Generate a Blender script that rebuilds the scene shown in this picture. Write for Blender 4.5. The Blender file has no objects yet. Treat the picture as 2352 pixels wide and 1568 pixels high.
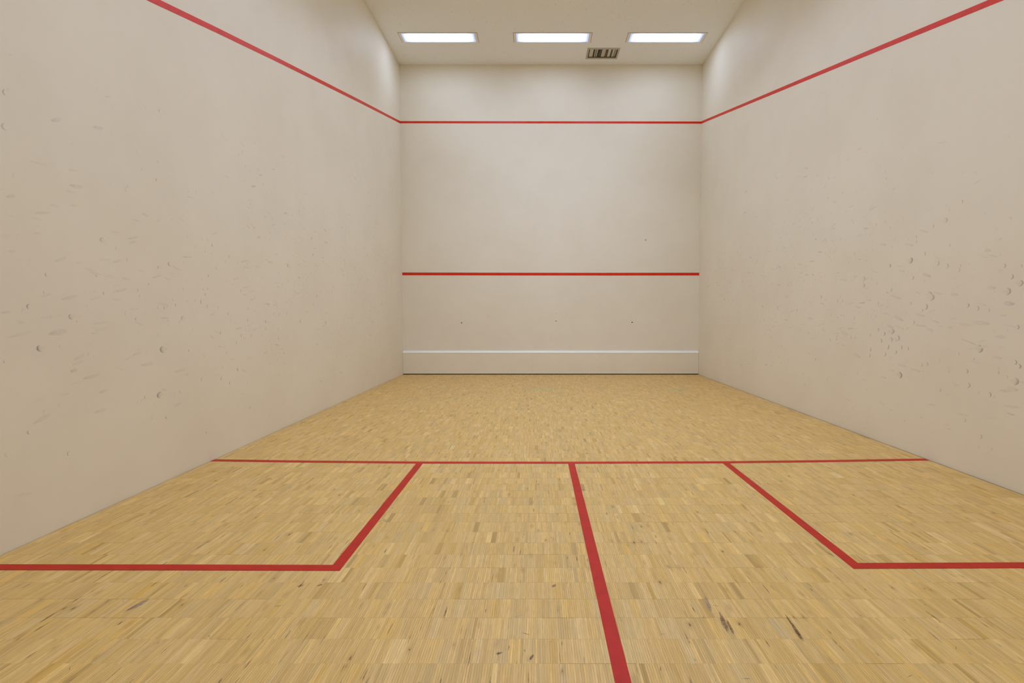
import bpy, bmesh, math, random
import numpy as np

# ------------------------------------------------------------------ camera, world, exposure
scene = bpy.context.scene
col = scene.collection
WIDTH, FRONT, BACK, HEIGHT = 5.64, 9.6357, -0.45, 5.7943     # court: x 0..WIDTH, y BACK..FRONT, metres
CAM = (2.5452, 0.0, 1.143)
FOCAL, PITCH = 1159.5, 0.0468                                # focal length in pixels of the 2352 px frame

cam_data = bpy.data.cameras.new('camera')
cam_data.sensor_width = 36.0
cam_data.lens = FOCAL * 36.0 / 2352.0
cam_data.shift_x = -55.73 / 2352.0
cam_data.shift_y = -7.50 / 2352.0
cam_data.clip_start = 0.02
camera = bpy.data.objects.new('camera', cam_data)
camera.location = CAM
camera.rotation_euler = (math.pi / 2 - PITCH, 0, 0)
col.objects.link(camera)
scene.camera = camera

world = bpy.data.worlds.new('world')
scene.world = world
world.use_nodes = True
world.node_tree.nodes['Background'].inputs['Color'].default_value = (0.02, 0.02, 0.02, 1)
world.node_tree.nodes['Background'].inputs['Strength'].default_value = 0.0

vs = scene.view_settings
vs.view_transform = 'Standard'
vs.look = 'None'
vs.exposure = 0.0
vs.gamma = 1.0
vs.use_curve_mapping = False
LAMP_POWER = 35.3                       # radiance at the middle of a light panel
LAMP_COLOUR = (0.75, 0.93, 1.33)        # cool fluorescent tubes
scene.cycles.use_denoising = True
scene.cycles.max_bounces = 7
scene.cycles.diffuse_bounces = 6
scene.cycles.use_light_tree = False
scene.cycles.adaptive_threshold = 0.02
scene.cycles.glossy_bounces = 2
scene.cycles.transmission_bounces = 0
scene.cycles.caustics_reflective = False
scene.cycles.caustics_refractive = False

rng = np.random.default_rng(7)
random.seed(7)

# ------------------------------------------------------------------ helpers
def mesh_object(name, verts, faces, mat, parent=None, smooth=False):
    me = bpy.data.meshes.new(name)
    me.from_pydata([tuple(map(float, v)) for v in verts], [], faces)
    me.update()
    if mat is not None:
        me.materials.append(mat)
    if smooth:
        for p in me.polygons:
            p.use_smooth = True
    o = bpy.data.objects.new(name, me)
    col.objects.link(o)
    o.parent = parent
    return o

def box_data(x0, x1, y0, y1, z0, z1):
    v = [(x0, y0, z0), (x1, y0, z0), (x1, y1, z0), (x0, y1, z0), (x0, y0, z1), (x1, y0, z1), (x1, y1, z1), (x0, y1, z1)]
    f = [(0, 3, 2, 1), (4, 5, 6, 7), (0, 1, 5, 4), (1, 2, 6, 5), (2, 3, 7, 6), (3, 0, 4, 7)]
    return v, f

def join(parts):
    V, F = [], []
    for v, f in parts:
        n = len(V)
        V += v
        F += [tuple(i + n for i in q) for q in f]
    return V, F

def box(name, b, mat, parent=None, bevel=0.0):
    o = mesh_object(name, *box_data(*b), mat, parent)
    if bevel:
        m = o.modifiers.new('bevel', 'BEVEL')
        m.width = bevel
        m.segments = 2
    return o

def empty(name, loc):
    o = bpy.data.objects.new(name, None)
    o.location = loc
    col.objects.link(o)
    return o

def tag(o, label=None, category=None, group=None, kind=None):
    for k, v in (('label', label), ('category', category), ('group', group), ('kind', kind)):
        if v:
            o[k] = v
    return o

class Nodes:
    def __init__(self, name):
        self.mat = bpy.data.materials.new(name)
        self.mat.use_nodes = True
        self.nt = self.mat.node_tree
        self.bsdf = self.nt.nodes['Principled BSDF']
        self.out = self.nt.nodes['Material Output']
    def new(self, kind, **props):
        n = self.nt.nodes.new(kind)
        for k, v in props.items():
            setattr(n, k, v)
        return n
    def link(self, a, b):
        self.nt.links.new(a, b)
    def put(self, sock, v):
        if hasattr(v, 'is_output'):
            self.link(v, sock)
        else:
            sock.default_value = v
    def math(self, op, a, b=0.0, c=0.0, clamp=False):
        n = self.new('ShaderNodeMath', operation=op, use_clamp=clamp)
        for s, v in zip(n.inputs, (a, b, c)):
            self.put(s, v)
        return n.outputs[0]
    def position(self):
        return self.new('ShaderNodeNewGeometry').outputs['Position']
    def mapping(self, vec, scale=(1, 1, 1), loc=(0, 0, 0)):
        n = self.new('ShaderNodeMapping')
        self.link(vec, n.inputs['Vector'])
        n.inputs['Scale'].default_value = scale
        n.inputs['Location'].default_value = loc
        return n.outputs[0]
    def noise(self, vec, scale, detail=3, rough=0.5, colour=False):
        n = self.new('ShaderNodeTexNoise')
        self.link(vec, n.inputs['Vector'])
        n.inputs['Scale'].default_value = scale
        n.inputs['Detail'].default_value = detail
        n.inputs['Roughness'].default_value = rough
        return n.outputs['Color' if colour else 'Fac']
    def smooth(self, v, a, b, lo=0.0, hi=1.0):
        n = self.new('ShaderNodeMapRange', interpolation_type='SMOOTHSTEP')
        self.put(n.inputs['Value'], v)
        for k, x in (('From Min', a), ('From Max', b), ('To Min', lo), ('To Max', hi)):
            n.inputs[k].default_value = x
        return n.outputs[0]
    def mix(self, fac, a, b, mode='MIX'):
        n = self.new('ShaderNodeMix', data_type='RGBA', blend_type=mode)
        self.put(n.inputs[0], fac)
        for s, v in ((n.inputs[6], a), (n.inputs[7], b)):
            self.put(s, (*v, 1.0) if isinstance(v, tuple) and len(v) == 3 else v)
        return n.outputs[2]
    def bump(self, h, strength, dist):
        n = self.new('ShaderNodeBump')
        self.put(n.inputs['Height'], h)
        n.inputs['Strength'].default_value = strength
        n.inputs['Distance'].default_value = dist
        self.link(n.outputs[0], self.bsdf.inputs['Normal'])
    def surface(self, colour, rough=0.5, spec=0.5):
        if isinstance(colour, tuple):
            colour = (*colour, 1.0)
        self.put(self.bsdf.inputs['Base Color'], colour)
        self.put(self.bsdf.inputs['Roughness'], rough)
        self.put(self.bsdf.inputs['Specular IOR Level'], spec)
        return self.mat

# ------------------------------------------------------------------ materials
WALL = (0.835, 0.765, 0.615)
def wall_material(name, base, marked=False):
    n = Nodes(name)
    p = n.position()
    a = n.noise(p, 1.3, 3, 0.62)
    c = n.mix(n.smooth(a, 0.35, 0.68), base, tuple(x * y for x, y in zip(base, (0.970, 0.962, 0.950))))
    at = n.new('ShaderNodeAttribute', attribute_name='mark')
    k = at.outputs['Fac']
    if marked:                                  # streaky rubber residue
        grit = n.smooth(n.noise(n.mapping(p, (1.0, 0.45, 1.6)), 170.0, 2, 0.6), 0.30, 0.66, 0.62, 1.2)
        k = n.math('MULTIPLY', k, grit, clamp=True)
    c = n.mix(k, c, (0.13, 0.115, 0.09))
    return n.surface(c, 0.55, 0.3)

def plain(name, c, rough=0.5, spec=0.5, vary=0.04, scale=30.0):
    n = Nodes(name)
    f = n.noise(n.position(), scale, 1)
    return n.surface(n.mix(f, tuple(x * (1 - vary) for x in c), tuple(min(1, x * (1 + vary)) for x in c)), rough, spec)

def ceiling_material():
    n = Nodes('stippled_ceiling_board')
    p = n.position()
    specks = n.smooth(n.noise(n.mapping(p, (1, 0.45, 1)), 34.0, 2, 0.6), 0.66, 0.72, 0.0, 0.36)
    base = (0.88, 0.87, 0.84)
    return n.surface(n.mix(specks, base, (0.40, 0.36, 0.30)), 0.85, 0.2)

def wood_material():
    n = Nodes('lacquered_parquet')
    p = n.position()
    tone = n.new('ShaderNodeAttribute', attribute_name='tone')
    # the strip's own random number shifts the grain so that neighbours do not run on
    grain_vec = n.new('ShaderNodeCombineXYZ')
    sep = n.new('ShaderNodeSeparateXYZ')
    n.link(p, sep.inputs[0])
    n.link(n.math('MULTIPLY', sep.outputs[0], 420.0), grain_vec.inputs[0])
    n.link(n.math('MULTIPLY', sep.outputs[1], 16.0), grain_vec.inputs[1])
    n.link(n.math('MULTIPLY', tone.outputs['Alpha'], 91.0), grain_vec.inputs[2])
    g = n.noise(grain_vec.outputs[0], 1.0, 1, 0.55)
    c = n.mix(n.smooth(g, 0.3, 0.75, 0.0, 0.40), tone.outputs['Color'], (0.40, 0.235, 0.065))
    # small knots and dark flecks
    kv = n.mapping(p, (27.0, 10.5, 1.0))
    vo = n.new('ShaderNodeTexVoronoi', feature='F1', voronoi_dimensions='2D')
    n.link(kv, vo.inputs['Vector'])
    vo.inputs['Scale'].default_value = 1.0
    pick = n.new('ShaderNodeSeparateColor')
    n.link(vo.outputs['Color'], pick.inputs[0])
    wob = n.math('MULTIPLY', n.noise(n.mapping(p, (190, 60, 1)), 1.0, 1), 0.22)
    d = n.math('ADD', vo.outputs['Distance'], wob)
    d = n.math('ADD', d, n.math('MULTIPLY', pick.outputs[1], 0.12))
    knot = n.math('MULTIPLY', n.smooth(d, 0.16, 0.27, 1.0, 0.0), n.math('LESS_THAN', pick.outputs[0], 0.045))
    halo = n.math('MULTIPLY', n.smooth(d, 0.15, 0.62, 0.5, 0.0), n.math('LESS_THAN', pick.outputs[0], 0.10))
    c = n.mix(halo, c, (0.42, 0.23, 0.06))
    c = n.mix(n.math('MULTIPLY', knot, 0.8), c, (0.13, 0.06, 0.02))
    # dark resin streaks running along a strip
    sv = n.mapping(p, (150.0, 7.0, 1.0), (3.7, 1.3, 0))
    s = n.smooth(n.noise(sv, 1.0, 1, 0.5), 0.73, 0.80, 0.0, 0.55)
    c = n.mix(s, c, (0.24, 0.13, 0.04))
    return n.surface(c, 0.42, 0.38)

def red_paint(name, base, seams):
    n = Nodes(name)
    p = n.position()
    c = n.mix(n.smooth(n.noise(p, 14.0, 4, 0.6), 0.35, 0.7), base, tuple(x * 0.86 for x in base))
    if seams:                                   # strip joints telegraph through the paint
        sep = n.new('ShaderNodeSeparateXYZ')
        n.link(p, sep.inputs[0])
        line = n.math('ABSOLUTE', n.math('SUBTRACT', n.math('FRACT', n.math('DIVIDE', n.math('SUBTRACT', sep.outputs[1], 0.1), 0.1254)), 0.8))
        fine = n.smooth(n.noise(n.mapping(p, (230.0, 9.0, 1.0)), 1.0, 2), 0.66, 0.74, 0.0, 0.35)
        c = n.mix(fine, c, tuple(x * 0.45 for x in base))
        c = n.mix(n.smooth(line, 0.004, 0.012, 0.35, 0.0), c, tuple(x * 0.45 for x in base))
        return n.surface(c, 0.5, 0.2)
    chips = n.smooth(n.noise(p, 150.0, 3, 0.7), 0.62, 0.72, 0.0, 0.30)
    c = n.mix(chips, c, (0.62, 0.40, 0.38))
    return n.surface(c, 0.4, 0.28)

def lamp_material(name, power):
    n = Nodes(name)
    tc = n.new('ShaderNodeTexCoord')
    sep = n.new('ShaderNodeSeparateXYZ')
    n.link(tc.outputs['Object'], sep.inputs[0])
    ex = n.smooth(n.math('ABSOLUTE', sep.outputs[0]), 0.612, 0.44, 0.0, 1.0)
    ey = n.smooth(n.math('ABSOLUTE', sep.outputs[1]), 0.139, 0.075, 0.0, 1.0)
    e = n.math('MULTIPLY', n.math('POWER', ex, 1.6), ey)
    em = n.new('ShaderNodeEmission')
    n.link(n.mix(n.smooth(e, 0.0, 0.12), (0.62, 0.70, 1.06), LAMP_COLOUR), em.inputs['Color'])
    n.link(n.math('ADD', n.math('MULTIPLY', e, power), 0.86), em.inputs['Strength'])
    n.link(em.outputs[0], n.out.inputs['Surface'])
    return n.mat

def scuff_material():
    n = Nodes('floor_scuffs')
    at = n.new('ShaderNodeAttribute', attribute_name='mark')
    hue = n.new('ShaderNodeAttribute', attribute_name='hue')
    p = n.position()
    grit = n.smooth(n.noise(n.mapping(p, (260, 60, 1)), 1.0, 3, 0.7), 0.3, 0.62, 0.15, 1.0)
    n.surface(hue.outputs['Color'], 0.5, 0.4)
    tr = n.new('ShaderNodeBsdfTransparent')
    mx = n.new('ShaderNodeMixShader')
    n.link(n.math('MULTIPLY', at.outputs['Fac'], grit, clamp=True), mx.inputs[0])
    n.link(tr.outputs[0], mx.inputs[1])
    n.link(n.bsdf.outputs[0], mx.inputs[2])
    n.link(mx.outputs[0], n.out.inputs['Surface'])
    return n.mat

M_WALL = wall_material('cream_plaster', WALL)
M_MARK = wall_material('ball_marked_plaster', WALL, True)
M_TIN = wall_material('tin_paint', (0.845, 0.77, 0.61))
M_CAP = plain('lit_cap_paint', (0.86, 0.84, 0.78), 0.4, 0.5, 0.015)  # tin's white made lighter, for the light on its sloping top
M_CEIL = ceiling_material()
M_WOOD = wood_material()
M_BASE = plain('dark_joint_filler', (0.17, 0.10, 0.035), 0.8, 0.2, 0.2, 8.0)
M_GAP_SHADE = plain('gap_shade', (0.045, 0.03, 0.018), 0.9, 0.1)  # near-black colour in place of the shade under the tin
M_LINE = red_paint('floor_line_red', (0.51, 0.020, 0.007), True)
M_WLINE = red_paint('wall_line_red', (0.72, 0.030, 0.006), False)
M_FRAME = plain('light_trim_enamel', (0.88, 0.85, 0.77), 0.5, 0.4)
M_BAFFLE = plain('added_baffle', (0.30, 0.30, 0.30), 0.6, 0.3)
M_SEAM = plain('trim_shadow_seal', (0.32, 0.26, 0.18), 0.8, 0.2)
M_LAMP = lamp_material('lit_front_diffuser', LAMP_POWER * 0.36)  # front row dimmed so the upper front wall is not too bright
M_LAMP_FILL = lamp_material('fill_light_diffuser', LAMP_POWER * 1.85)  # for the added unseen fittings, stronger to light the court evenly
M_VENT = plain('vent_metal', (0.46, 0.43, 0.35), 0.45, 0.5)
M_SLAT = plain('vent_slat_metal', (0.66, 0.60, 0.46), 0.45, 0.5)
M_DUCT = plain('dark_duct', (0.012, 0.010, 0.010), 0.9, 0.1)
M_HOLE = plain('hole_black', (0.02, 0.012, 0.01), 0.9, 0.1)
M_GREEN = plain('green_chalk', (0.20, 0.50, 0.33), 0.8, 0.2, 0.2, 90)
M_TEAL = plain('teal_tape', (0.34, 0.55, 0.42), 0.7, 0.2, 0.35, 60)
M_DOT = plain('grey_ball_smudge', (0.50, 0.47, 0.42), 0.7, 0.2)
M_SCUFF = scuff_material()

# ------------------------------------------------------------------ room shell
T = 0.15
wall_front = tag(box('wall_front', (-T, WIDTH + T, FRONT, FRONT + T, -0.05, HEIGHT), M_WALL), kind='structure',
                 label='cream plaster front wall of the squash court')
wall_left = tag(box('wall_left', (-T, 0, BACK, FRONT, -0.05, HEIGHT), M_WALL), kind='structure',
                label='cream plaster left side wall covered in grey ball marks')
wall_right = tag(box('wall_right', (WIDTH, WIDTH + T, BACK, FRONT, -0.05, HEIGHT), M_WALL), kind='structure',
                 label='cream plaster right side wall covered in grey ball marks')
wall_back = tag(box('wall_back', (-T, WIDTH + T, BACK - T, BACK, -0.05, HEIGHT), M_WALL), kind='structure',
                label='plain cream back wall behind the camera')

# ceiling with openings for the light fittings and the air vent
LX, LY = (0.908, 2.818, 4.724), 8.716       # the row in the picture
REAR_X, REAR_Y = (1.80, 3.84), (6.60, 4.10, 1.60)   # unseen pairs added further back for even light, deep-set, turned lengthwise
LHX, LHY = 0.655, 0.150                  # half size of a fitting
VX0, VX1, VY0, VY1 = 3.444, 4.015, 9.047, 9.423
holes = [(x - LHX, x + LHX, LY - LHY, LY + LHY) for x in LX]
holes += [(x - LHY, x + LHY, y - LHX, y + LHX) for x in REAR_X for y in REAR_Y]
holes.append((VX0 + 0.02, VX1 - 0.02, VY0 + 0.02, VY1 - 0.02))
xs = sorted({-T, WIDTH + T, *[h[0] for h in holes], *[h[1] for h in holes]})
ys = sorted({BACK - T, FRONT + T, *[h[2] for h in holes], *[h[3] for h in holes]})
V = [(x, y, HEIGHT) for y in ys for x in xs]
F = []
for j in range(len(ys) - 1):
    for i in range(len(xs) - 1):
        cx, cy = (xs[i] + xs[i + 1]) / 2, (ys[j] + ys[j + 1]) / 2
        if not any(a < cx < b and c < cy < d for a, b, c, d in holes):
            k = j * len(xs) + i
            F.append((k, k + len(xs), k + len(xs) + 1, k + 1))
ceiling = mesh_object('ceiling', V, F, M_CEIL)
sol = ceiling.modifiers.new('thickness', 'SOLIDIFY')
sol.thickness = 0.08
sol.offset = -1
tag(ceiling, 'speckled off-white ceiling of the squash court', kind='structure')

# ------------------------------------------------------------------ floor: 12.5 cm parquet blocks of fifteen narrow strips
floor = tag(box('floor', (-0.02, WIDTH + 0.02, BACK, FRONT, -0.06, -0.0012), M_BASE), kind='structure',
            label='pale wooden parquet floor laid in rows of narrow strips')
ROW = 0.1254
NS = 15
PITCHX = ROW / NS
ROW0 = 1.6045 - 17 * ROW                  # a row joint
X0, X1 = 0.004, WIDTH - 0.010
Y1 = FRONT - 0.005

def strip_tones(count):
    """albedo of each strip of one row; strips sawn from one board lie side by side"""
    out = np.empty((count, 4))
    i = 0
    while i < count:
        k = int(rng.choice([1, 2, 3, 4, 5, 7], p=[.30, .27, .18, .13, .08, .04]))
        v = rng.normal(1.0, 0.050)
        hue = rng.normal(0, 0.034)
        t = rng.random()
        if t < 0.05 and k < 4:
            v *= rng.uniform(0.68, 0.84); hue -= 0.06
        elif t < 0.11:
            v *= rng.uniform(1.06, 1.13); hue += 0.04
        for j in range(i, min(count, i + k)):
            w = v * rng.normal(1.0, 0.055)
            hue = hue + rng.normal(0, 0.008)
            out[j, :3] = np.array([0.715, 0.458, 0.146]) * w * np.array([1.0, 1.0 + hue * 0.6, 1.0 + hue * 3.0])
        i += k
    out[:, :3] = np.clip(out[:, :3], 0.03, 0.86)
    out[:, 3] = rng.random(count)
    return out

def strips_mesh(S, C):
    """S: n x 4 (x0, x1, y0, y1), C: n x 4; each strip a top face and four sides"""
    n = len(S)
    z0, z1 = -0.0012, 0.0
    v = np.empty((n, 8, 3))
    for q, (a, b) in enumerate(((0, 2), (1, 2), (1, 3), (0, 3))):
        v[:, q, 0] = S[:, a]; v[:, q, 1] = S[:, b]; v[:, q, 2] = z1
        v[:, q + 4, 0] = S[:, a]; v[:, q + 4, 1] = S[:, b]; v[:, q + 4, 2] = z0
    f = np.array([(0, 1, 2, 3), (4, 5, 1, 0), (5, 6, 2, 1), (6, 7, 3, 2), (7, 4, 0, 3)])
    faces = (f[None] + 8 * np.arange(n)[:, None, None]).reshape(-1, 4)
    me = bpy.data.meshes.new('parquet')
    me.vertices.add(n * 8)
    me.vertices.foreach_set('co', v.ravel())
    me.loops.add(len(faces) * 4)
    me.loops.foreach_set('vertex_index', faces.ravel().astype(np.int32))
    me.polygons.add(len(faces))
    me.polygons.foreach_set('loop_start', np.arange(0, len(faces) * 4, 4, dtype=np.int32))
    me.polygons.foreach_set('loop_total', np.full(len(faces), 4, dtype=np.int32))
    at = me.attributes.new('tone', 'FLOAT_COLOR', 'FACE')
    at.data.foreach_set('color', np.repeat(C, 5, axis=0).astype(np.float32).ravel())
    me.polygons.foreach_set('use_smooth', np.zeros(len(faces), dtype=bool))
    me.materials.append(M_WOOD)
    me.update(calc_edges=True)
    return me

def seen_area(x, y):
    """pixels that one block at (x, y) covers in the photograph, 0 outside the frame"""
    d = y * math.cos(PITCH) + CAM[2] * math.sin(PITCH)
    if d < 0.3:
        return 0
    u = 1231.7 + FOCAL * (x - CAM[0]) / d
    w = 776.5 + FOCAL * (CAM[2] * math.cos(PITCH) - y * math.sin(PITCH)) / d
    return 1.0 / d ** 3 if 30 < u < 2322 and w < 1545 else 0

blocks = []                                # (strips, tones, centre)
y = ROW0
while y > BACK:
    y -= ROW
while y < Y1 - 0.01:
    ya, yb = max(BACK, y), min(Y1, y + ROW)
    y += ROW
    if yb - ya < 0.01:
        continue
    off = rng.uniform(0, 1) * PITCHX
    nblk = int(rng.integers(0, NS))
    count = int((X1 - X0) / PITCHX) + 2
    tones = strip_tones(count)
    gy = rng.uniform(0.00010, 0.00042)
    cur, curc = [], []
    for k in range(count):
        a = X0 - off + k * PITCHX
        b = a + PITCHX
        a, b = max(a, X0), min(b, X1)
        last = (k + nblk) % NS == NS - 1 or k == count - 1
        if b - a > 0.002:
            g = rng.choice([0.00012, 0.00020, 0.00034], p=[.35, .4, .25])
            cur.append((a + g, b - (0.0004 if last else g), ya + gy, yb - gy))
            curc.append(tones[k])
        if last and cur:
            tint = rng.normal(1.0, 0.014)
            cc = np.array(curc)
            cc[:, :3] *= tint
            s = np.array(cur)
            if rng.random() < 0.16:          # a block that has shrunk at its end
                s[:, 3] -= rng.uniform(0.0004, 0.0012)
            blocks.append((s, cc, (s[:, 0].mean(), (ya + yb) / 2)))
            cur, curc = [], []
area = np.array([seen_area(*b[2]) if len(b[0]) == NS else 0 for b in blocks])
near = set(np.argsort(-area)[:300].tolist())
rest_s, rest_c = [], []
for i, (s, c, ctr) in enumerate(blocks):
    if i in near and area[i] > 0:
        me = strips_mesh(s - np.array([ctr[0], ctr[0], ctr[1], ctr[1]]), c)
        me.name = 'parquet_block'
        o = bpy.data.objects.new('parquet_block', me)
        o.location = (ctr[0], ctr[1], 0)
        col.objects.link(o)
        o.parent = floor
    else:
        rest_s.append(s); rest_c.append(c)
me = strips_mesh(np.concatenate(rest_s), np.concatenate(rest_c))
field = bpy.data.objects.new('parquet_field', me)
col.objects.link(field)
field.parent = floor
tag(field, 'the rest of the pale parquet strips reaching to the front wall', kind='stuff')

# ------------------------------------------------------------------ red lines painted on the floor
def ribbon(name, pts, width, mat, parent, up, lift, label, miter=None):
    """flat painted line along pts; width measured in the painted plane, lift along the plane's normal"""
    pts = [np.array(p, float) for p in pts]
    up = np.array(up, float)
    L, R = [], []
    for i, p in enumerate(pts):
        ds = []
        if i > 0:
            ds.append(pts[i] - pts[i - 1])
        if i < len(pts) - 1:
            ds.append(pts[i + 1] - pts[i])
        ns = [np.cross(up, d / np.linalg.norm(d)) for d in ds]
        m = sum(ns)
        m = m / np.linalg.norm(m)
        m = m / max(0.3, float(m @ ns[0]))
        L.append(p + m * width / 2)
        R.append(p - m * width / 2)
    n = len(pts)
    e = 0.0002
    V = [v + up * lift for v in L] + [v + up * lift for v in R] + [v + up * e for v in L] + [v + up * e for v in R]
    F = []
    for i in range(n - 1):
        F += [(n + i, n + i + 1, i + 1, i), (i, i + 1, 2 * n + i + 1, 2 * n + i), (3 * n + i, 3 * n + i + 1, n + i + 1, n + i)]
    F += [(0, 2 * n, 3 * n, n), (n - 1, 2 * n - 1, 4 * n - 1, 3 * n - 1)]
    o = mesh_object(name, V, F, mat, parent)
    return tag(o, label)

UP = (0, 0, 1)
LW = 0.051
ribbon('short_line', [(0.004, 3.914, 0), (0.744, 3.880, 0), (1.648, 3.853, 0), (2.815, 3.850, 0), (4.006, 3.861, 0),
                      (4.819, 3.893, 0), (5.629, 3.936, 0)], LW, M_LINE, floor, UP, 0.0016,
       'red short line running across the floor from wall to wall')
ribbon('half_court_line', [(2.815, 3.834, 0), (2.816, BACK + 0.05, 0)], LW, M_LINE, floor, UP, 0.0018,
       'red half-court line running from the short line towards the camera')
ribbon('service_box_line', [(0.004, 2.2355, 0), (0.907, 2.2333, 0), (1.6415, 2.2294, 0), (1.6483, 3.838, 0)], LW, M_LINE, floor, UP, 0.0018,
       'red L-shaped line of the left service box')
ribbon('service_box_line', [(5.629, 2.260, 0), (4.771, 2.2532, 0), (3.9995, 2.2472, 0), (4.0064, 3.845, 0)], LW, M_LINE, floor, UP, 0.0018,
       'red L-shaped line of the right service box')

# ------------------------------------------------------------------ red lines painted on the walls
ribbon('out_line', [(0.0, FRONT, 4.741), (1.9, FRONT, 4.739), (3.8, FRONT, 4.737), (WIDTH, FRONT, 4.734)], 0.040, M_WLINE, wall_front, (0, -1, 0), 0.0008,
       'red out line across the top of the front wall')
ribbon('service_line', [(0.0, FRONT, 1.915), (2.0, FRONT, 1.911), (3.8, FRONT, 1.909), (WIDTH, FRONT, 1.911)], 0.053, M_WLINE, wall_front, (0, -1, 0), 0.0008,
       'red service line across the middle of the front wall')
ribbon('out_line', [(0, FRONT, 4.738), (0, 7.40, 4.205), (0, 5.11, 3.6488), (0, 4.143, 3.4075), (0, 3.456, 3.2301), (0, BACK, 2.27)], 0.043, M_WLINE, wall_left, (1, 0, 0), 0.0008,
       'red out line sloping along the left wall')
ribbon('out_line', [(WIDTH, FRONT, 4.737), (WIDTH, 4.7896, 3.5702), (WIDTH, 3.50, 3.2567), (WIDTH, BACK, 2.29)], 0.043, M_WLINE, wall_right, (-1, 0, 0), 0.0008,
       'red out line sloping along the right wall')

# ------------------------------------------------------------------ the tin along the foot of the front wall
tin = tag(empty('tin_board', (WIDTH / 2, FRONT, 0)), 'low white tin board along the foot of the front wall', 'tin board')
tin_inv = tin.matrix_basis.inverted()
TF = 9.590
def tin_part(name, x0, x1, prof, mat):
    n = len(prof)
    V = [(x0 - WIDTH / 2, yy - FRONT, zz) for yy, zz in prof] + [(x1 - WIDTH / 2, yy - FRONT, zz) for yy, zz in prof]
    F = [(i, (i + 1) % n, (i + 1) % n + n, i + n) for i in range(n)] + [tuple(range(n - 1, -1, -1)), tuple(range(n, 2 * n))]
    return mesh_object(name, V, F, mat, tin)
face = [(TF, 0.017), (TF, 0.4125), (FRONT - 0.001, 0.4125), (FRONT - 0.001, 0.017)]
tin_part('panel', 0.003, 2.4632, face, M_TIN)
tin_part('panel', 2.4650, WIDTH - 0.003, face, M_TIN)
tag(tin_part('cap_strip', 0.002, WIDTH - 0.002, [(TF - 0.002, 0.4130), (TF - 0.002, 0.4165), (FRONT - 0.002, 0.4555), (FRONT - 0.002, 0.4130)], M_CAP),
    'bevelled top edge, its white lightened for light from above')
tag(tin_part('gap_shade_strip', 0.006, WIDTH - 0.006, [(TF + 0.012, 0.0005), (TF + 0.012, 0.0165), (FRONT - 0.002, 0.0165), (FRONT - 0.002, 0.0005)], M_GAP_SHADE),
    'dark strip standing in for the shade under the board')  # solid dark strip painted as the shade in this gap

# ------------------------------------------------------------------ ceiling lights
def frame_data(x0, x1, y0, y1, ix, iy, z0, z1):
    return join([box_data(x0, x1, y0, y0 + iy, z0, z1), box_data(x0, x1, y1 - iy, y1, z0, z1),
                 box_data(x0, x0 + ix, y0 + iy, y1 - iy, z0, z1), box_data(x1 - ix, x1, y0 + iy, y1 - iy, z0, z1)])

def ceiling_light(x, y, label, group, lens=M_LAMP_FILL, deep=0.0):
    r = tag(empty('ceiling_light', (x, y, HEIGHT)), label, 'light', group)
    if deep:
        r.rotation_euler.z = math.pi / 2
    v, f = frame_data(-LHX - 0.003, LHX + 0.003, -LHY - 0.003, LHY + 0.003, 0.007, 0.007, -0.0015, 0.010)
    tag(mesh_object('edge_seal', v, f, M_SEAM, r), 'thin dark seam around the fitting')
    v, f = frame_data(-LHX + 0.004, LHX - 0.004, -LHY + 0.004, LHY - 0.004, 0.044, 0.012, -0.006, 0.012)
    o = mesh_object('frame', v, f, M_FRAME, r)
    b = o.modifiers.new('bevel', 'BEVEL'); b.width = 0.002; b.segments = 2
    tag(o, 'cream enamel frame')
    dx, dy = LHX - 0.048, LHY - 0.016
    nx, ny = 6, 4                        # slightly bowed acrylic lens
    V = []
    for j in range(ny + 1):
        for i in range(nx + 1):
            u, w = 2 * i / nx - 1, 2 * j / ny - 1
            V.append((u * dx, w * dy, deep - 0.003 - 0.004 * (1 - u ** 4) * (1 - w ** 4)))
    F = [(j * (nx + 1) + i, (j + 1) * (nx + 1) + i, (j + 1) * (nx + 1) + i + 1, j * (nx + 1) + i + 1) for j in range(ny) for i in range(nx)]
    tag(mesh_object('diffuser', V, F, lens, r, True), 'glowing white light diffuser')
    hb = box_data(-LHX + 0.004, LHX - 0.004, -LHY + 0.004, LHY - 0.004, deep + 0.012, deep + 0.09)
    if deep:
        v, f = frame_data(-LHX + 0.004, LHX - 0.004, -LHY + 0.004, LHY - 0.004, 0.044, 0.012, 0.012, deep + 0.012)
        tag(mesh_object('baffle', v, f, M_BAFFLE, r), 'dark added baffle keeping light off the upper walls')  # deep dark sides added to cut light on the upper walls
    mesh_object('housing', *hb, M_FRAME, r)
    return r

side = ('nearest the left wall', 'in the middle', 'nearest the right wall')
for i, x in enumerate(LX):
    ceiling_light(x, LY, 'lit rectangular ceiling light %s in the row by the front wall' % side[i], 'ceiling lights by the front wall', M_LAMP)
for j, where in enumerate(('second row from the front wall', 'third row from the front wall', 'rear row above the camera')):
    for i, x in enumerate(REAR_X):
        ceiling_light(x, REAR_Y[j], 'added unseen ceiling light on the %s of the %s' % (('left', 'right')[i], where), 'added unseen ceiling lights further back', M_LAMP_FILL, 0.16)  # fittings out of view, added to even out the lighting

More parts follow.
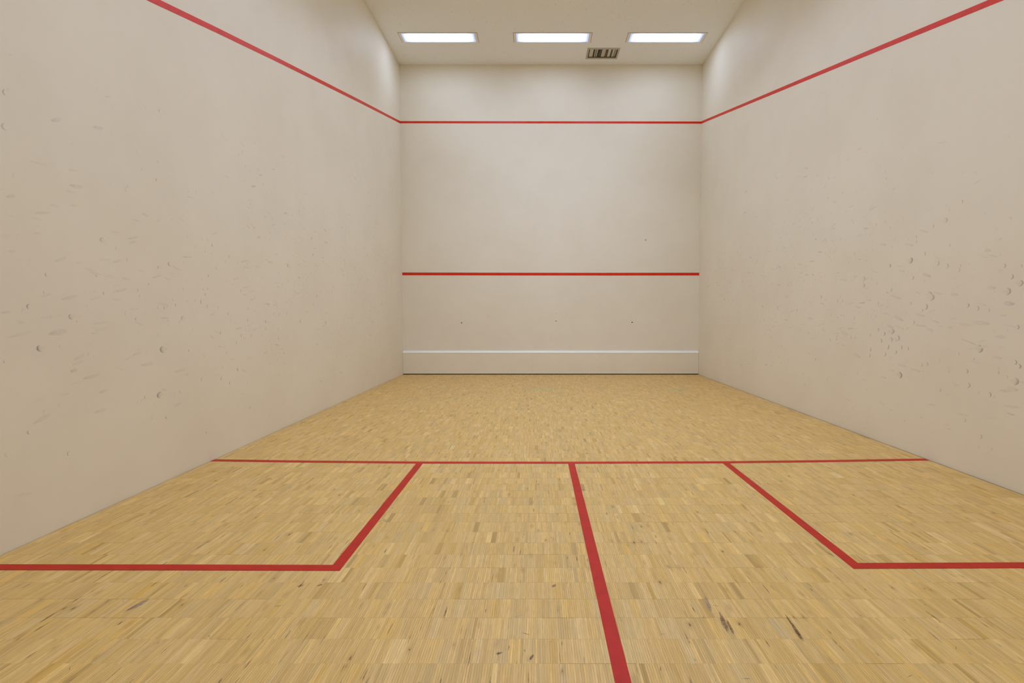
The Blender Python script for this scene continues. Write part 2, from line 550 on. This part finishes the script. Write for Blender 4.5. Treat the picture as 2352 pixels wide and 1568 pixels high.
# ------------------------------------------------------------------ air vent in the ceiling
VCX, VCY = (VX0 + VX1) / 2, (VY0 + VY1) / 2
VW, VD = (VX1 - VX0) / 2, (VY1 - VY0) / 2
vent = tag(empty('air_vent', (VCX, VCY, HEIGHT)), 'grey metal air vent with uneven louvres in the ceiling', 'air vent')
v, f = frame_data(-VW, VW, -VD, VD, 0.032, 0.042, -0.006, 0.004)
o = mesh_object('frame', v, f, M_VENT, vent)
b = o.modifiers.new('bevel', 'BEVEL'); b.width = 0.002; b.segments = 2
v, f = frame_data(-VW + 0.022, VW - 0.022, -VD + 0.022, VD - 0.022, 0.004, 0.004, 0.004, 0.16)
v2, f2 = box_data(-VW + 0.022, VW - 0.022, -VD + 0.022, VD - 0.022, 0.16, 0.165)
tag(mesh_object('duct', *join([(v, f), (v2, f2)]), M_DUCT, vent), 'black duct behind the louvres')
# which louvres have turned shut (light faces) and which stand open, left to right
light_bands = [(0.028, 0.16), (0.222, 0.240), (0.299, 0.316), (0.486, 0.583), (0.688, 0.771), (0.840, 0.889), (0.951, 0.969)]
NL = 32
x_a, x_b = -VW + 0.036, VW - 0.036
pitch = (x_b - x_a) / NL
for k in range(NL):
    t = (k + 0.5) / NL
    shut = any(a - 0.004 <= t <= c + 0.004 for a, c in light_bands)
    ang = math.radians(random.uniform(6, 26) if shut else random.uniform(80, 96))
    w, th = 0.0088, 0.0008
    ca, sa = math.cos(ang), math.sin(ang)
    pr = [(-w * ca + th * sa, -w * sa - th * ca), (w * ca + th * sa, w * sa - th * ca), (w * ca - th * sa, w * sa + th * ca), (-w * ca - th * sa, -w * sa + th * ca)]
    V = [(px, s * (VD - 0.040), pz) for s in (-1, 1) for px, pz in pr]
    F = [(0, 1, 5, 4), (1, 2, 6, 5), (2, 3, 7, 6), (3, 0, 4, 7), (3, 2, 1, 0), (4, 5, 6, 7)]
    o = mesh_object('slat', V, F, M_SLAT, vent)
    o.location = (x_a + (k + 0.5) * pitch, 0, 0.014)

# ------------------------------------------------------------------ ball marks on the walls
# measured marks, metres: arcs (along wall, up, radius, strength, filled), smears (along, up, half-length vector, half-height, strength)
LEFT_ARCS = [(2.59,0.971,0.019,1,1), (3.445,0.906,0.0253,1,1), (3.403,0.599,0.0236,1,1), (4.003,1.688,0.0154,1,0), (3.529,1.494,0.0166,0.9,0),
    (2.945,1.373,0.0152,0.8,0), (2.641,1.35,0.0125,0.7,0), (2.54,1.183,0.0142,0.9,0), (2.624,1.258,0.0101,0.6,0), (2.772,1.132,0.0167,0.85,1),
    (2.656,1.132,0.0103,0.5,0), (2.804,1.106,0.0097,0.4,0), (2.987,1.269,0.0103,0.8,0), (2.926,1.273,0.0113,0.35,0), (2.992,1.579,0.0179,0.55,1),
    (3.17,1.486,0.0136,0.4,0), (3.427,1.458,0.0132,0.6,0), (3.221,1.114,0.0125,0.75,0), (3.244,1.3,0.0111,0.6,0), (3.256,1.261,0.0098,0.6,0),
    (3.337,1.344,0.01,0.7,0), (3.411,1.191,0.0117,0.6,0), (3.469,1.19,0.0149,0.7,0), (3.496,1.198,0.012,0.5,0), (3.579,1.211,0.0123,0.8,0),
    (3.553,1.247,0.0107,0.5,0), (3.662,1.326,0.011,0.4,0), (3.853,1.24,0.0166,0.9,0), (3.784,1.248,0.013,0.4,0), (3.881,1.334,0.0117,0.7,0),
    (3.934,1.34,0.0135,0.6,0), (3.949,1.442,0.0135,0.8,0), (3.904,1.298,0.0134,0.7,0), (3.919,1.627,0.0117,0.5,0), (3.984,1.621,0.0102,0.35,0),
    (4.219,1.625,0.0144,0.65,0), (4.171,1.576,0.0125,0.45,0), (4.342,1.584,0.013,0.5,0), (4.053,1.512,0.0191,0.35,0), (4.375,1.35,0.015,0.7,0),
    (4.256,1.396,0.011,0.45,0), (3.928,1.204,0.0203,0.4,0), (4.057,1.203,0.0122,0.5,0), (4.187,1.151,0.0162,0.5,0), (4.079,0.993,0.0158,0.7,0),
    (3.952,0.974,0.0119,0.5,0), (4.364,0.959,0.0169,0.7,0), (4.291,0.903,0.0167,0.7,0), (4.469,1.094,0.0154,0.8,0), (4.154,0.828,0.0143,0.5,0),
    (3.7,0.877,0.0128,0.8,0), (3.65,1.115,0.0204,0.5,1), (3.613,1.092,0.014,0.4,0), (4.764,1.08,0.0185,0.9,0), (4.761,1.015,0.0164,0.8,0),
    (5.206,1.643,0.0201,1,0), (5.47,1.07,0.0188,0.8,0), (4.99,0.908,0.0172,0.8,0), (5.168,1.157,0.0156,0.7,0), (4.91,1.152,0.0169,0.6,0),
    (5.014,1.146,0.0151,0.6,0), (4.069,0.626,0.0159,0.7,0), (4.178,0.574,0.0145,0.8,0), (4.299,0.677,0.0167,0.75,0), (4.09,0.712,0.0159,0.5,0),
    (3.273,0.608,0.0128,0.75,0), (3.596,0.593,0.0156,0.4,0), (3.833,0.651,0.0183,0.45,0), (3.674,0.705,0.0127,0.5,0), (3.452,0.437,0.0135,0.75,0),
    (3.322,0.459,0.013,0.35,0), (2.513,0.555,0.0131,0.7,0), (3.867,0.235,0.0135,0.6,0), (4.464,0.318,0.0136,0.8,0), (2.698,0.976,0.0093,0.6,0),
    (2.414,0.918,0.0094,0.6,0), (2.869,0.916,0.0112,0.35,0), (2.474,2.205,0.0156,0.85,0), (2.468,2.041,0.0188,0.5,0), (3.485,2.515,0.0132,0.8,0),
    (3.455,2.17,0.0117,0.6,0), (3.313,2.078,0.0113,0.4,0), (3.438,2.044,0.0131,0.75,0), (3.193,1.942,0.0109,0.4,0), (2.721,0.387,0.0142,0.7,0),
    (5.816,1.821,0.0199,1,0), (5.78,2.003,0.0173,0.9,0), (5.887,1.356,0.0202,0.9,0), (6.128,1.044,0.0237,1,0), (5.79,1.254,0.0174,0.6,0),
    (6.36,1.493,0.0191,0.7,0), (6.316,1.421,0.0163,0.6,0), (7.878,1.022,0.0204,0.9,0), (6.605,0.962,0.0199,0.6,0), (5.46,1.069,0.0188,0.7,0),
    (5.218,1.645,0.0201,0.9,0), (6.044,2.166,0.0129,0.6,0), (6.681,2.279,0.0143,0.8,0), (7.151,1.733,0.0184,0.6,0), (6.83,1.869,0.0146,0.5,0),
    (7.79,1.352,0.0134,0.7,0), (7.576,1.45,0.0163,0.6,0)]
LEFT_SMEARS = [(2.682,1.049,0.0568,0.0074,0.0173,0.55), (2.485,1.045,0.0651,0.0151,0.0096,0.3), (2.758,1.236,0.054,0.0141,0.0095,0.4),
    (3.098,1.29,0.0586,0.0129,0.0093,0.45), (2.875,0.788,0.0646,0.0072,0.0112,0.45), (2.766,0.835,0.0231,0.0031,0.0132,0.6),
    (2.803,0.906,0.0375,0.0124,0.0121,0.35), (2.793,0.876,0.0385,0.0089,0.0121,0.25), (2.576,0.606,0.0523,0.0162,0.0134,0.35),
    (2.946,0.692,0.0317,0.004,0.0115,0.5), (3.208,0.893,0.0374,0.0066,0.0111,0.4), (3.291,0.819,0.0629,0.0041,0.0128,0.45),
    (3.145,0.872,0.0345,0.0098,0.0095,0.3), (2.926,0.582,0.0493,0.002,0.0127,0.35), (3.209,1.626,0.0523,0.0151,0.0069,0.5),
    (2.717,1.437,0.0385,0.017,0.0105,0.35), (3.086,1.467,0.0384,0.0107,0.0079,0.35), (2.467,1.45,0.0186,0.0023,0.0084,0.35),
    (2.919,1.236,0.0428,0.0112,0.01,0.2), (3.707,1.562,0.0611,0.0069,0.0063,0.55), (2.907,1.037,0.0242,0.0036,0.0038,0.6),
    (4.426,1.606,0.0629,0.0129,0.0095,0.5), (4.298,1.447,0.0478,0.0135,0.0074,0.45), (3.596,0.743,0.0655,0.0051,0.0124,0.35),
    (4.319,1.025,0.0498,0.0064,0.0074,0.6), (3.973,1.145,0.0367,0.0063,0.0085,0.5), (2.424,1.154,0.0282,0.0027,0.0073,0.45),
    (2.828,1.43,0.019,0.0019,0.0085,0.25), (2.727,2.173,0.0349,0.0177,0.0127,0.5), (2.985,2.226,0.0408,0.0075,0.0114,0.55),
    (2.829,1.851,0.0452,0.0042,0.012,0.5), (2.473,1.715,0.0248,0.0079,0.0105,0.5), (2.808,1.743,0.02,0.0043,0.0096,0.4),
    (3.064,2.436,0.0251,0.0106,0.0078,0.4), (2.622,1.915,0.0539,0.0029,0.0056,0.3), (2.689,1.719,0.0208,0.0044,0.0057,0.35),
    (3.318,1.791,0.0332,-0.0055,0.0113,0.45), (2.652,1.132,0.0728,0.0119,0.0046,0.2), (2.953,1.095,0.06,0.0063,0.0064,0.25),
    (2.963,1.059,0.0599,0.0092,0.0077,0.25), (3.251,0.594,0.0382,0.0044,0.0056,0.3)]
RIGHT_ARCS = [(3.718,1.961,0.0158,0.7,0), (3.866,1.853,0.0231,0.6,1), (3.983,1.832,0.0153,0.7,0), (4.211,1.591,0.027,1,1), (4.454,1.571,0.0191,1,0),
    (4.058,1.626,0.0174,0.7,0), (4.154,1.772,0.0142,0.7,0), (4.151,1.736,0.0142,0.5,0), (3.922,1.537,0.0218,0.55,0), (3.834,1.508,0.0213,0.55,0),
    (3.725,1.471,0.0176,0.6,0), (3.711,1.497,0.0143,0.5,0), (3.365,1.464,0.0173,0.7,0), (3.247,1.452,0.0139,0.5,0), (3.307,1.39,0.0184,0.8,0),
    (3.251,1.344,0.0223,0.9,1), (3.813,1.662,0.013,0.6,0), (4.18,1.445,0.0197,0.65,0), (4.427,1.357,0.019,0.6,0), (4.806,1.478,0.0268,0.55,1),
    (4.803,1.416,0.0268,0.6,1), (3.995,1.298,0.0275,0.7,1), (3.979,1.277,0.0291,0.75,1), (3.336,1.295,0.0272,0.8,1), (3.638,1.209,0.0188,0.85,0),
    (3.554,1.185,0.0199,0.75,0), (3.465,1.172,0.0164,0.45,0), (4.025,1.206,0.026,0.75,0), (4.19,1.234,0.0144,0.75,0), (4.06,1.177,0.014,0.6,0),
    (5.516,1.331,0.0237,0.9,0), (5.211,1.283,0.0179,0.7,0), (5.125,1.28,0.0176,0.6,0), (4.591,1.248,0.0197,0.5,0), (5.445,1.235,0.014,0.6,0),
    (6.017,1.193,0.0207,0.8,0), (4.957,1.735,0.017,0.5,0), (4.928,1.112,0.017,0.6,0), (3.255,1.062,0.0168,0.8,0), (4.149,1.078,0.0179,0.75,0),
    (4.58,1.006,0.0178,0.8,0), (4.498,0.973,0.0194,0.85,0), (4.402,0.998,0.0266,0.8,1), (4.325,0.942,0.0261,0.75,0), (4.353,0.922,0.0188,0.5,0),
    (4.535,0.907,0.0196,0.75,0), (4.442,0.86,0.023,1,0), (4.348,0.821,0.0207,0.75,0), (4.28,0.863,0.0185,0.75,0), (4.202,0.861,0.0163,0.6,0),
    (4.679,0.818,0.0202,0.65,0), (4.685,0.765,0.0202,0.65,0), (4.478,0.792,0.0193,0.85,0), (4.292,0.627,0.0316,1,1), (3.994,0.75,0.0173,0.6,0),
    (4.046,0.741,0.0157,0.6,0), (3.62,0.735,0.0188,0.8,0), (3.57,0.832,0.0139,0.65,0), (3.604,0.638,0.0219,0.65,0), (3.259,0.834,0.0169,1,0),
    (3.231,0.811,0.0168,1,0), (3.373,0.755,0.0117,0.7,0), (3.254,0.713,0.0268,0.75,1), (3.431,0.596,0.0193,0.8,0), (3.855,0.566,0.0167,0.5,0),
    (3.625,0.384,0.0173,0.45,0), (4.685,0.954,0.0162,0.65,0), (5.208,0.892,0.018,0.8,0), (5.315,0.873,0.016,0.7,0), (4.977,0.918,0.0215,0.6,0),
    (5.596,0.646,0.0169,0.8,0), (7.593,0.37,0.0197,0.9,0), (3.531,0.903,0.0305,0.95,1), (3.697,0.856,0.0144,0.5,0), (6.24,1.508,0.0161,0.8,0),
    (5.876,1.537,0.0151,0.7,0), (6.668,2.322,0.0142,0.6,0), (5.73,2.171,0.0147,0.6,0), (5.993,2.172,0.0128,0.7,0), (8.411,1.628,0.018,0.6,0),
    (8.371,1.611,0.0144,0.6,0), (5.883,1.276,0.0152,0.5,0), (6.359,0.743,0.0165,0.7,0), (5.445,1.926,0.014,0.5,0), (5.372,1.751,0.0138,0.6,0),
    (3.488,0.294,0.0182,0.55,0), (3.401,0.234,0.0133,0.4,0), (4.691,1.474,0.0181,0.4,0), (3.312,0.731,0.0129,0.4,0), (4.407,0.923,0.0247,0.6,1),
    (5.093,1.131,0.0175,0.4,0)]
RIGHT_SMEARS = [(4.066,1.807,-0.0612,-0.0231,0.0087,0.5), (4.018,1.454,-0.0511,-0.0165,0.0138,0.55), (4.535,1.766,-0.0422,-0.0083,0.0136,0.4),
    (4.219,1.721,-0.0571,-0.0181,0.0108,0.4), (4.315,1.11,-0.0653,-0.022,0.013,0.5), (4.063,1.054,-0.0675,-0.0057,0.0087,0.55),
    (4.076,1.138,-0.0584,-0.0093,0.0105,0.45), (3.508,1.083,-0.0705,-0.0042,0.0181,0.35), (3.31,1.215,-0.0451,-0.0046,0.0171,0.65),
    (3.484,1.583,-0.0283,-0.0058,0.0134,0.45), (3.442,1.325,-0.0358,-0.0047,0.0163,0.4), (3.608,0.948,-0.0803,-0.0231,0.0078,0.5),
    (3.381,0.854,-0.0433,-0.0061,0.0117,0.4), (4.36,1.295,-0.0741,-0.0214,0.0131,0.45), (3.257,0.658,-0.0439,0.0007,0.0169,0.4),
    (4.26,0.711,-0.0592,-0.0031,0.0111,0.35), (4.104,0.689,-0.0685,-0.0034,0.0089,0.4), (3.748,1.292,-0.0387,-0.0032,0.0145,0.45),
    (3.911,1.308,-0.0622,-0.0112,0.0084,0.35), (3.261,0.544,-0.0613,0.0031,0.0099,0.4), (3.265,0.494,-0.0318,-0.0023,0.0057,0.9),
    (3.634,0.418,-0.0505,0.0009,0.0079,0.35), (4.021,0.316,-0.014,-0.0033,0.0052,1), (4.208,0.251,-0.0137,-0.0018,0.0055,1),
    (4.854,0.747,-0.0573,-0.0161,0.0189,0.4), (5.105,1.49,-0.0712,-0.0086,0.0131,0.4), (4.719,1.274,-0.055,-0.0047,0.0061,0.4),
    (5.711,1.101,-0.0666,-0.0058,0.0147,0.45), (3.445,1.539,-0.0448,-0.0136,0.0059,0.35), (3.505,1.54,-0.0297,-0.0103,0.006,0.3),
    (4.646,1.538,-0.061,-0.0213,0.008,0.35), (4.298,1.512,-0.0427,-0.009,0.0092,0.45), (3.347,1.138,-0.0278,-0.0022,0.0086,0.35),
    (3.65,1.071,-0.051,-0.005,0.0126,0.3), (4.412,1.037,-0.046,-0.0105,0.0133,0.5), (3.967,1.024,-0.0454,-0.0114,0.012,0.35),
    (4.291,1.033,-0.0605,-0.0185,0.0074,0.35), (3.298,1.07,-0.0584,-0.0122,0.0043,0.3), (3.748,0.286,-0.0299,-0.0021,0.0065,0.4),
    (3.77,0.314,-0.0271,0,0.0066,0.35), (5.063,0.956,-0.0776,-0.019,0.0175,0.3), (3.916,1.579,-0.0398,-0.0299,0.0067,0.3)]


class Marks:
    """soft-edged flat marks; a = along the wall, b = up (or the two floor axes), k = strength per vertex"""
    def __init__(self):
        self.v, self.f, self.k, self.h = [], [], [], []
        self.count = 0
    def add(self, pts, faces, ks, hue=(0, 0, 0)):
        n = len(self.v)
        lift = 0.00020 + 0.000003 * (self.count % 61)     # no two marks share a plane
        self.count += 1
        self.v += [(*p, lift) for p in pts]
        self.f += [tuple(i + n for i in q) for q in faces]
        self.k += ks
        self.h += [hue] * len(pts)
    def arc(self, a, b, r, k, filled, span=95, tilt=0.0):
        n = 11
        pts, ks, faces = [], [], []
        thick = r * random.uniform(0.34, 0.5)
        st = random.uniform(1.0, 1.35) if not filled else random.uniform(1.25, 1.6)
        for i in range(n):
            t = -1 + 2 * i / (n - 1)
            th = math.radians(180 + span * t) + tilt
            fall = (1 - abs(t) ** 2.2)
            w = thick * (0.35 + 0.65 * fall)
            for rr, kk in ((r + w * 0.45, 0), (r, fall * k), (r - w * 0.25, fall * k * 0.7), (r - w * 1.3, 0.16 * k * fall if filled else 0)):
                pts.append((a + rr * math.cos(th) * st, b + rr * math.sin(th)))
                ks.append(kk)
        for i in range(n - 1):
            for j in range(3):
                q = i * 4 + j
                faces.append((q + 4, q + 5, q + 1, q))
        if filled:                          # faint smear trailing from the crescent
            m = len(pts)
            pts.append((a + r * 1.5 * st, b + r * 0.12)); ks.append(0.0)
            for i in range(n - 1):
                faces.append((i * 4 + 7, m, i * 4 + 3))
        self.add(pts, faces, ks)
    def smear(self, a, b, da, db, h, k, hue=(0, 0, 0), rough=0.25, tip=0):
        if tip and da > 0:                  # the dark tip lies towards the back of the court
            da, db = -da, -db
        n = 14
        L = math.hypot(da, db)
        ux, uy = da / L, db / L
        pts, ks, faces = [(a, b)], [k * (0.4 if tip else 0.75)], []
        for ring, kk in ((0.55, 0.85), (0.8, 0.6), (1.0, 0.0)):
            for i in range(n):
                t = 2 * math.pi * i / n
                jit = 1 + random.uniform(-rough, rough) * (0.5 if ring < 1 else 0.3)
                p, q = L * ring * math.cos(t) * jit, h * ring * math.sin(t) * jit * (1 - 0.25 * math.cos(t))
                pts.append((a + ux * p - uy * q, b + uy * p + ux * q))
                edge = (0.55 + 0.75 * max(0.0, math.cos(t)) ** 2 + 0.25 * (ring > 0.7)) if tip else 1.0
                ks.append(k * kk * edge * random.uniform(0.6, 1.1) if kk else 0.0)
        for i in range(n):
            j = (i + 1) % n
            faces.append((0, 1 + i, 1 + j))
            for ring in range(2):
                o = 1 + ring * n
                faces.append((o + i, o + n + i, o + n + j, o + j))
        self.add(pts, faces, ks, hue)
    def build(self, name, place, flip, mat, parent, label):
        fs = [tuple(reversed(q)) for q in self.f] if flip else self.f
        o = mesh_object(name, [place(*p) for p in self.v], fs, mat, parent)
        at = o.data.attributes.new('mark', 'FLOAT', 'POINT')
        at.data.foreach_set('value', np.array(self.k, np.float32))
        hc = o.data.attributes.new('hue', 'FLOAT_COLOR', 'POINT')
        hc.data.foreach_set('color', np.concatenate([np.array(self.h, np.float32), np.ones((len(self.h), 1), np.float32)], 1).ravel())
        return tag(o, label, kind='stuff')

def scatter(m, count, near_y, far_y, z_mid, z_sig, strength):
    """faint small marks between the ones measured singly"""
    for _ in range(count):
        yy = near_y + (far_y - near_y) * random.random() ** 0.9
        zz = random.gauss(z_mid, z_sig)
        if not 0.12 < zz < 3.3:
            continue
        k = strength * random.choice((0.35, 0.5, 0.6, 0.8, 1.0))
        if random.random() < 0.55 + 0.03 * yy:
            m.arc(yy, zz, random.uniform(0.009, 0.017), k, False, random.uniform(60, 100), random.uniform(-0.5, 0.5))
        else:
            L = random.uniform(0.018, 0.06)
            an = random.uniform(-0.35, 0.35)
            m.smear(yy, zz, L * math.cos(an), L * math.sin(an), random.uniform(0.004, 0.011), k * 0.8)

MARK = 0.60
for arcs, smears, place, flip, parent, name in (
        (LEFT_ARCS, LEFT_SMEARS, lambda a, b, t: (t, a, b), False, wall_left, 'left'),
        (RIGHT_ARCS, RIGHT_SMEARS, lambda a, b, t: (WIDTH - t, a, b), True, wall_right, 'right')):
    m = Marks()
    scatter(m, 220, 2.3, 5.0, 1.25, 0.50, 0.20)
    scatter(m, 800, 4.4, 9.4, 1.55, 0.60, 0.36)
    scatter(m, 60, 2.5, 8.5, 2.4, 0.7, 0.20)
    for a, b, r, k, filled in arcs:
        m.arc(a, b, r * 0.92, k * MARK * 1.35, bool(filled), 80 if r < 0.014 else 95, random.uniform(-0.25, 0.25))
    for a, b, da, db, h, k in smears:
        m.smear(a, b, da, db, h, k * MARK * 0.78, tip=-1)
    m.build('ball_marks', place, flip, M_MARK, parent, 'grey crescent ball marks and smears on the %s wall' % name)

m = Marks()
for _ in range(110):
    xx, zz = random.uniform(0.15, 5.5), abs(random.gauss(0.95, 0.7)) + 0.5
    if zz < 4.4:
        m.arc(xx, zz, random.uniform(0.008, 0.014), random.uniform(0.05, 0.2), False, 80, random.uniform(0, 6))
for xx, zz, k in ((2.92, 1.16, .5), (3.0, 1.2, .4), (3.14, 1.13, .45), (1.63, 1.1, .5), (1.25, 0.6, .5), (3.75, 1.36, .55), (2.8, 2.25, .5), (1.9, 2.02, .45), (2.3, 1.33, .35), (2.1, 0.7, .4)):
    m.arc(xx, zz, 0.012, k, False, 80, random.uniform(0, 6))
m.build('ball_marks', lambda a, b, t: (a, FRONT - t, b), False, M_MARK, wall_front, 'sparse faint ball marks on the front wall')

def disc(name, x, z, rx, rz, mat, label, n=12):
    V = [(x, FRONT - 0.0014, z)] + [(x + rx * math.cos(t) * random.uniform(.85, 1.1), FRONT - 0.0010, z + rz * math.sin(t) * random.uniform(.85, 1.1))
                                    for t in [2 * math.pi * i / n for i in range(n)]]
    F = [(0, 1 + i, 1 + (i + 1) % n) for i in range(n)]
    return tag(mesh_object(name, V, F, mat, wall_front), label)
disc('screw_hole', 1.1186, 0.987, 0.011, 0.012, M_HOLE, 'small black hole on the left of the front wall')
disc('screw_hole', 4.375, 0.995, 0.017, 0.009, M_HOLE, 'small black hole on the right of the front wall')
disc('chalk_smudge', 2.921, 1.020, 0.024, 0.010, M_GREEN, 'small green smudge on the front wall')
disc('ball_smudge', 4.617, 2.553, 0.018, 0.020, M_DOT, 'round grey smudge above the service line')

# ------------------------------------------------------------------ small marks on the floor
for x0, x1, yy, label in ((0.70, 1.084, 7.71, 'thin teal tape mark on the floor by the left wall'),
                          (2.388, 2.851, 7.62, 'thin teal tape mark on the floor in the middle'),
                          (4.534, 4.838, 7.633, 'thin teal tape mark on the floor by the right wall')):
    ribbon('tape_mark', [(x0, yy, 0), ((x0 + x1) / 2, yy + 0.004, 0), (x1, yy, 0)], 0.020, M_TEAL, floor, UP, 0.0007, label)

m = Marks()
GREY, DARK, TEALC, PALE = (0.36, 0.28, 0.22), (0.09, 0.040, 0.015), (0.10, 0.17, 0.15), (0.80, 0.68, 0.55)
m.smear(0.976, 1.945, 0.010, 0.042, 0.014, 0.95, GREY)
m.smear(0.965, 1.915, 0.006, 0.030, 0.007, 0.8, (0.27, 0.19, 0.18))
m.smear(3.225, 1.95, 0.006, 0.06, 0.008, 0.8, GREY)
m.smear(3.243, 1.83, 0.008, 0.07, 0.010, 0.9, (0.14, 0.075, 0.05))
m.smear(3.256, 1.80, 0.004, 0.05, 0.006, 0.9, DARK)
m.smear(3.49, 1.80, 0.006, 0.085, 0.006, 1.0, DARK)
m.smear(3.482, 1.76, 0.003, 0.05, 0.005, 0.9, DARK)
m.smear(4.85, 7.632, 0.014, 0.0, 0.012, 1.0, DARK)
m.smear(2.42, 1.655, 0.012, 0.006, 0.006, 1.0, DARK)
m.smear(2.53, 1.635, 0.006, 0.016, 0.006, 0.9, DARK)
m.smear(2.478, 1.865, 0.020, 0.012, 0.005, 0.5, PALE)
m.smear(1.55, 2.08, 0.010, 0.010, 0.009, 0.9, (0.2, 0.10, 0.04))
m.smear(1.63, 2.085, 0.012, 0.008, 0.007, 0.9, DARK)
m.smear(2.62, 2.08, 0.010, 0.012, 0.009, 0.8, (0.16, 0.10, 0.07))
for _ in range(150):
    yy = 1.45 + 3.6 * random.random() ** 1.6
    xx = random.uniform(0.1, 5.5)
    an = random.uniform(0, math.pi)
    L = random.uniform(0.004, 0.020)
    m.smear(xx, yy, L * math.cos(an), L * math.sin(an), random.uniform(0.0012, 0.003), random.uniform(0.35, 0.85), random.choice((DARK, TEALC, TEALC, (0.2, 0.13, 0.08))))
for _ in range(850):                      # dark slivers and splits along single strips
    yy = 1.45 + 7.0 * random.random() ** 1.5
    xx = random.uniform(0.05, 5.58)
    L = random.uniform(0.008, 0.045)
    m.smear(xx, yy, random.uniform(-0.0012, 0.0012), L, random.uniform(0.0012, 0.0040), random.uniform(0.35, 0.9), random.choice((DARK, (0.2, 0.11, 0.04), (0.26, 0.15, 0.05), (0.30, 0.17, 0.05))))
m.build('scuff_marks', lambda a, b, t: (a, b, t * 0.4), False, M_SCUFF, floor, 'small dark scuffs, splits and scratches on the parquet')
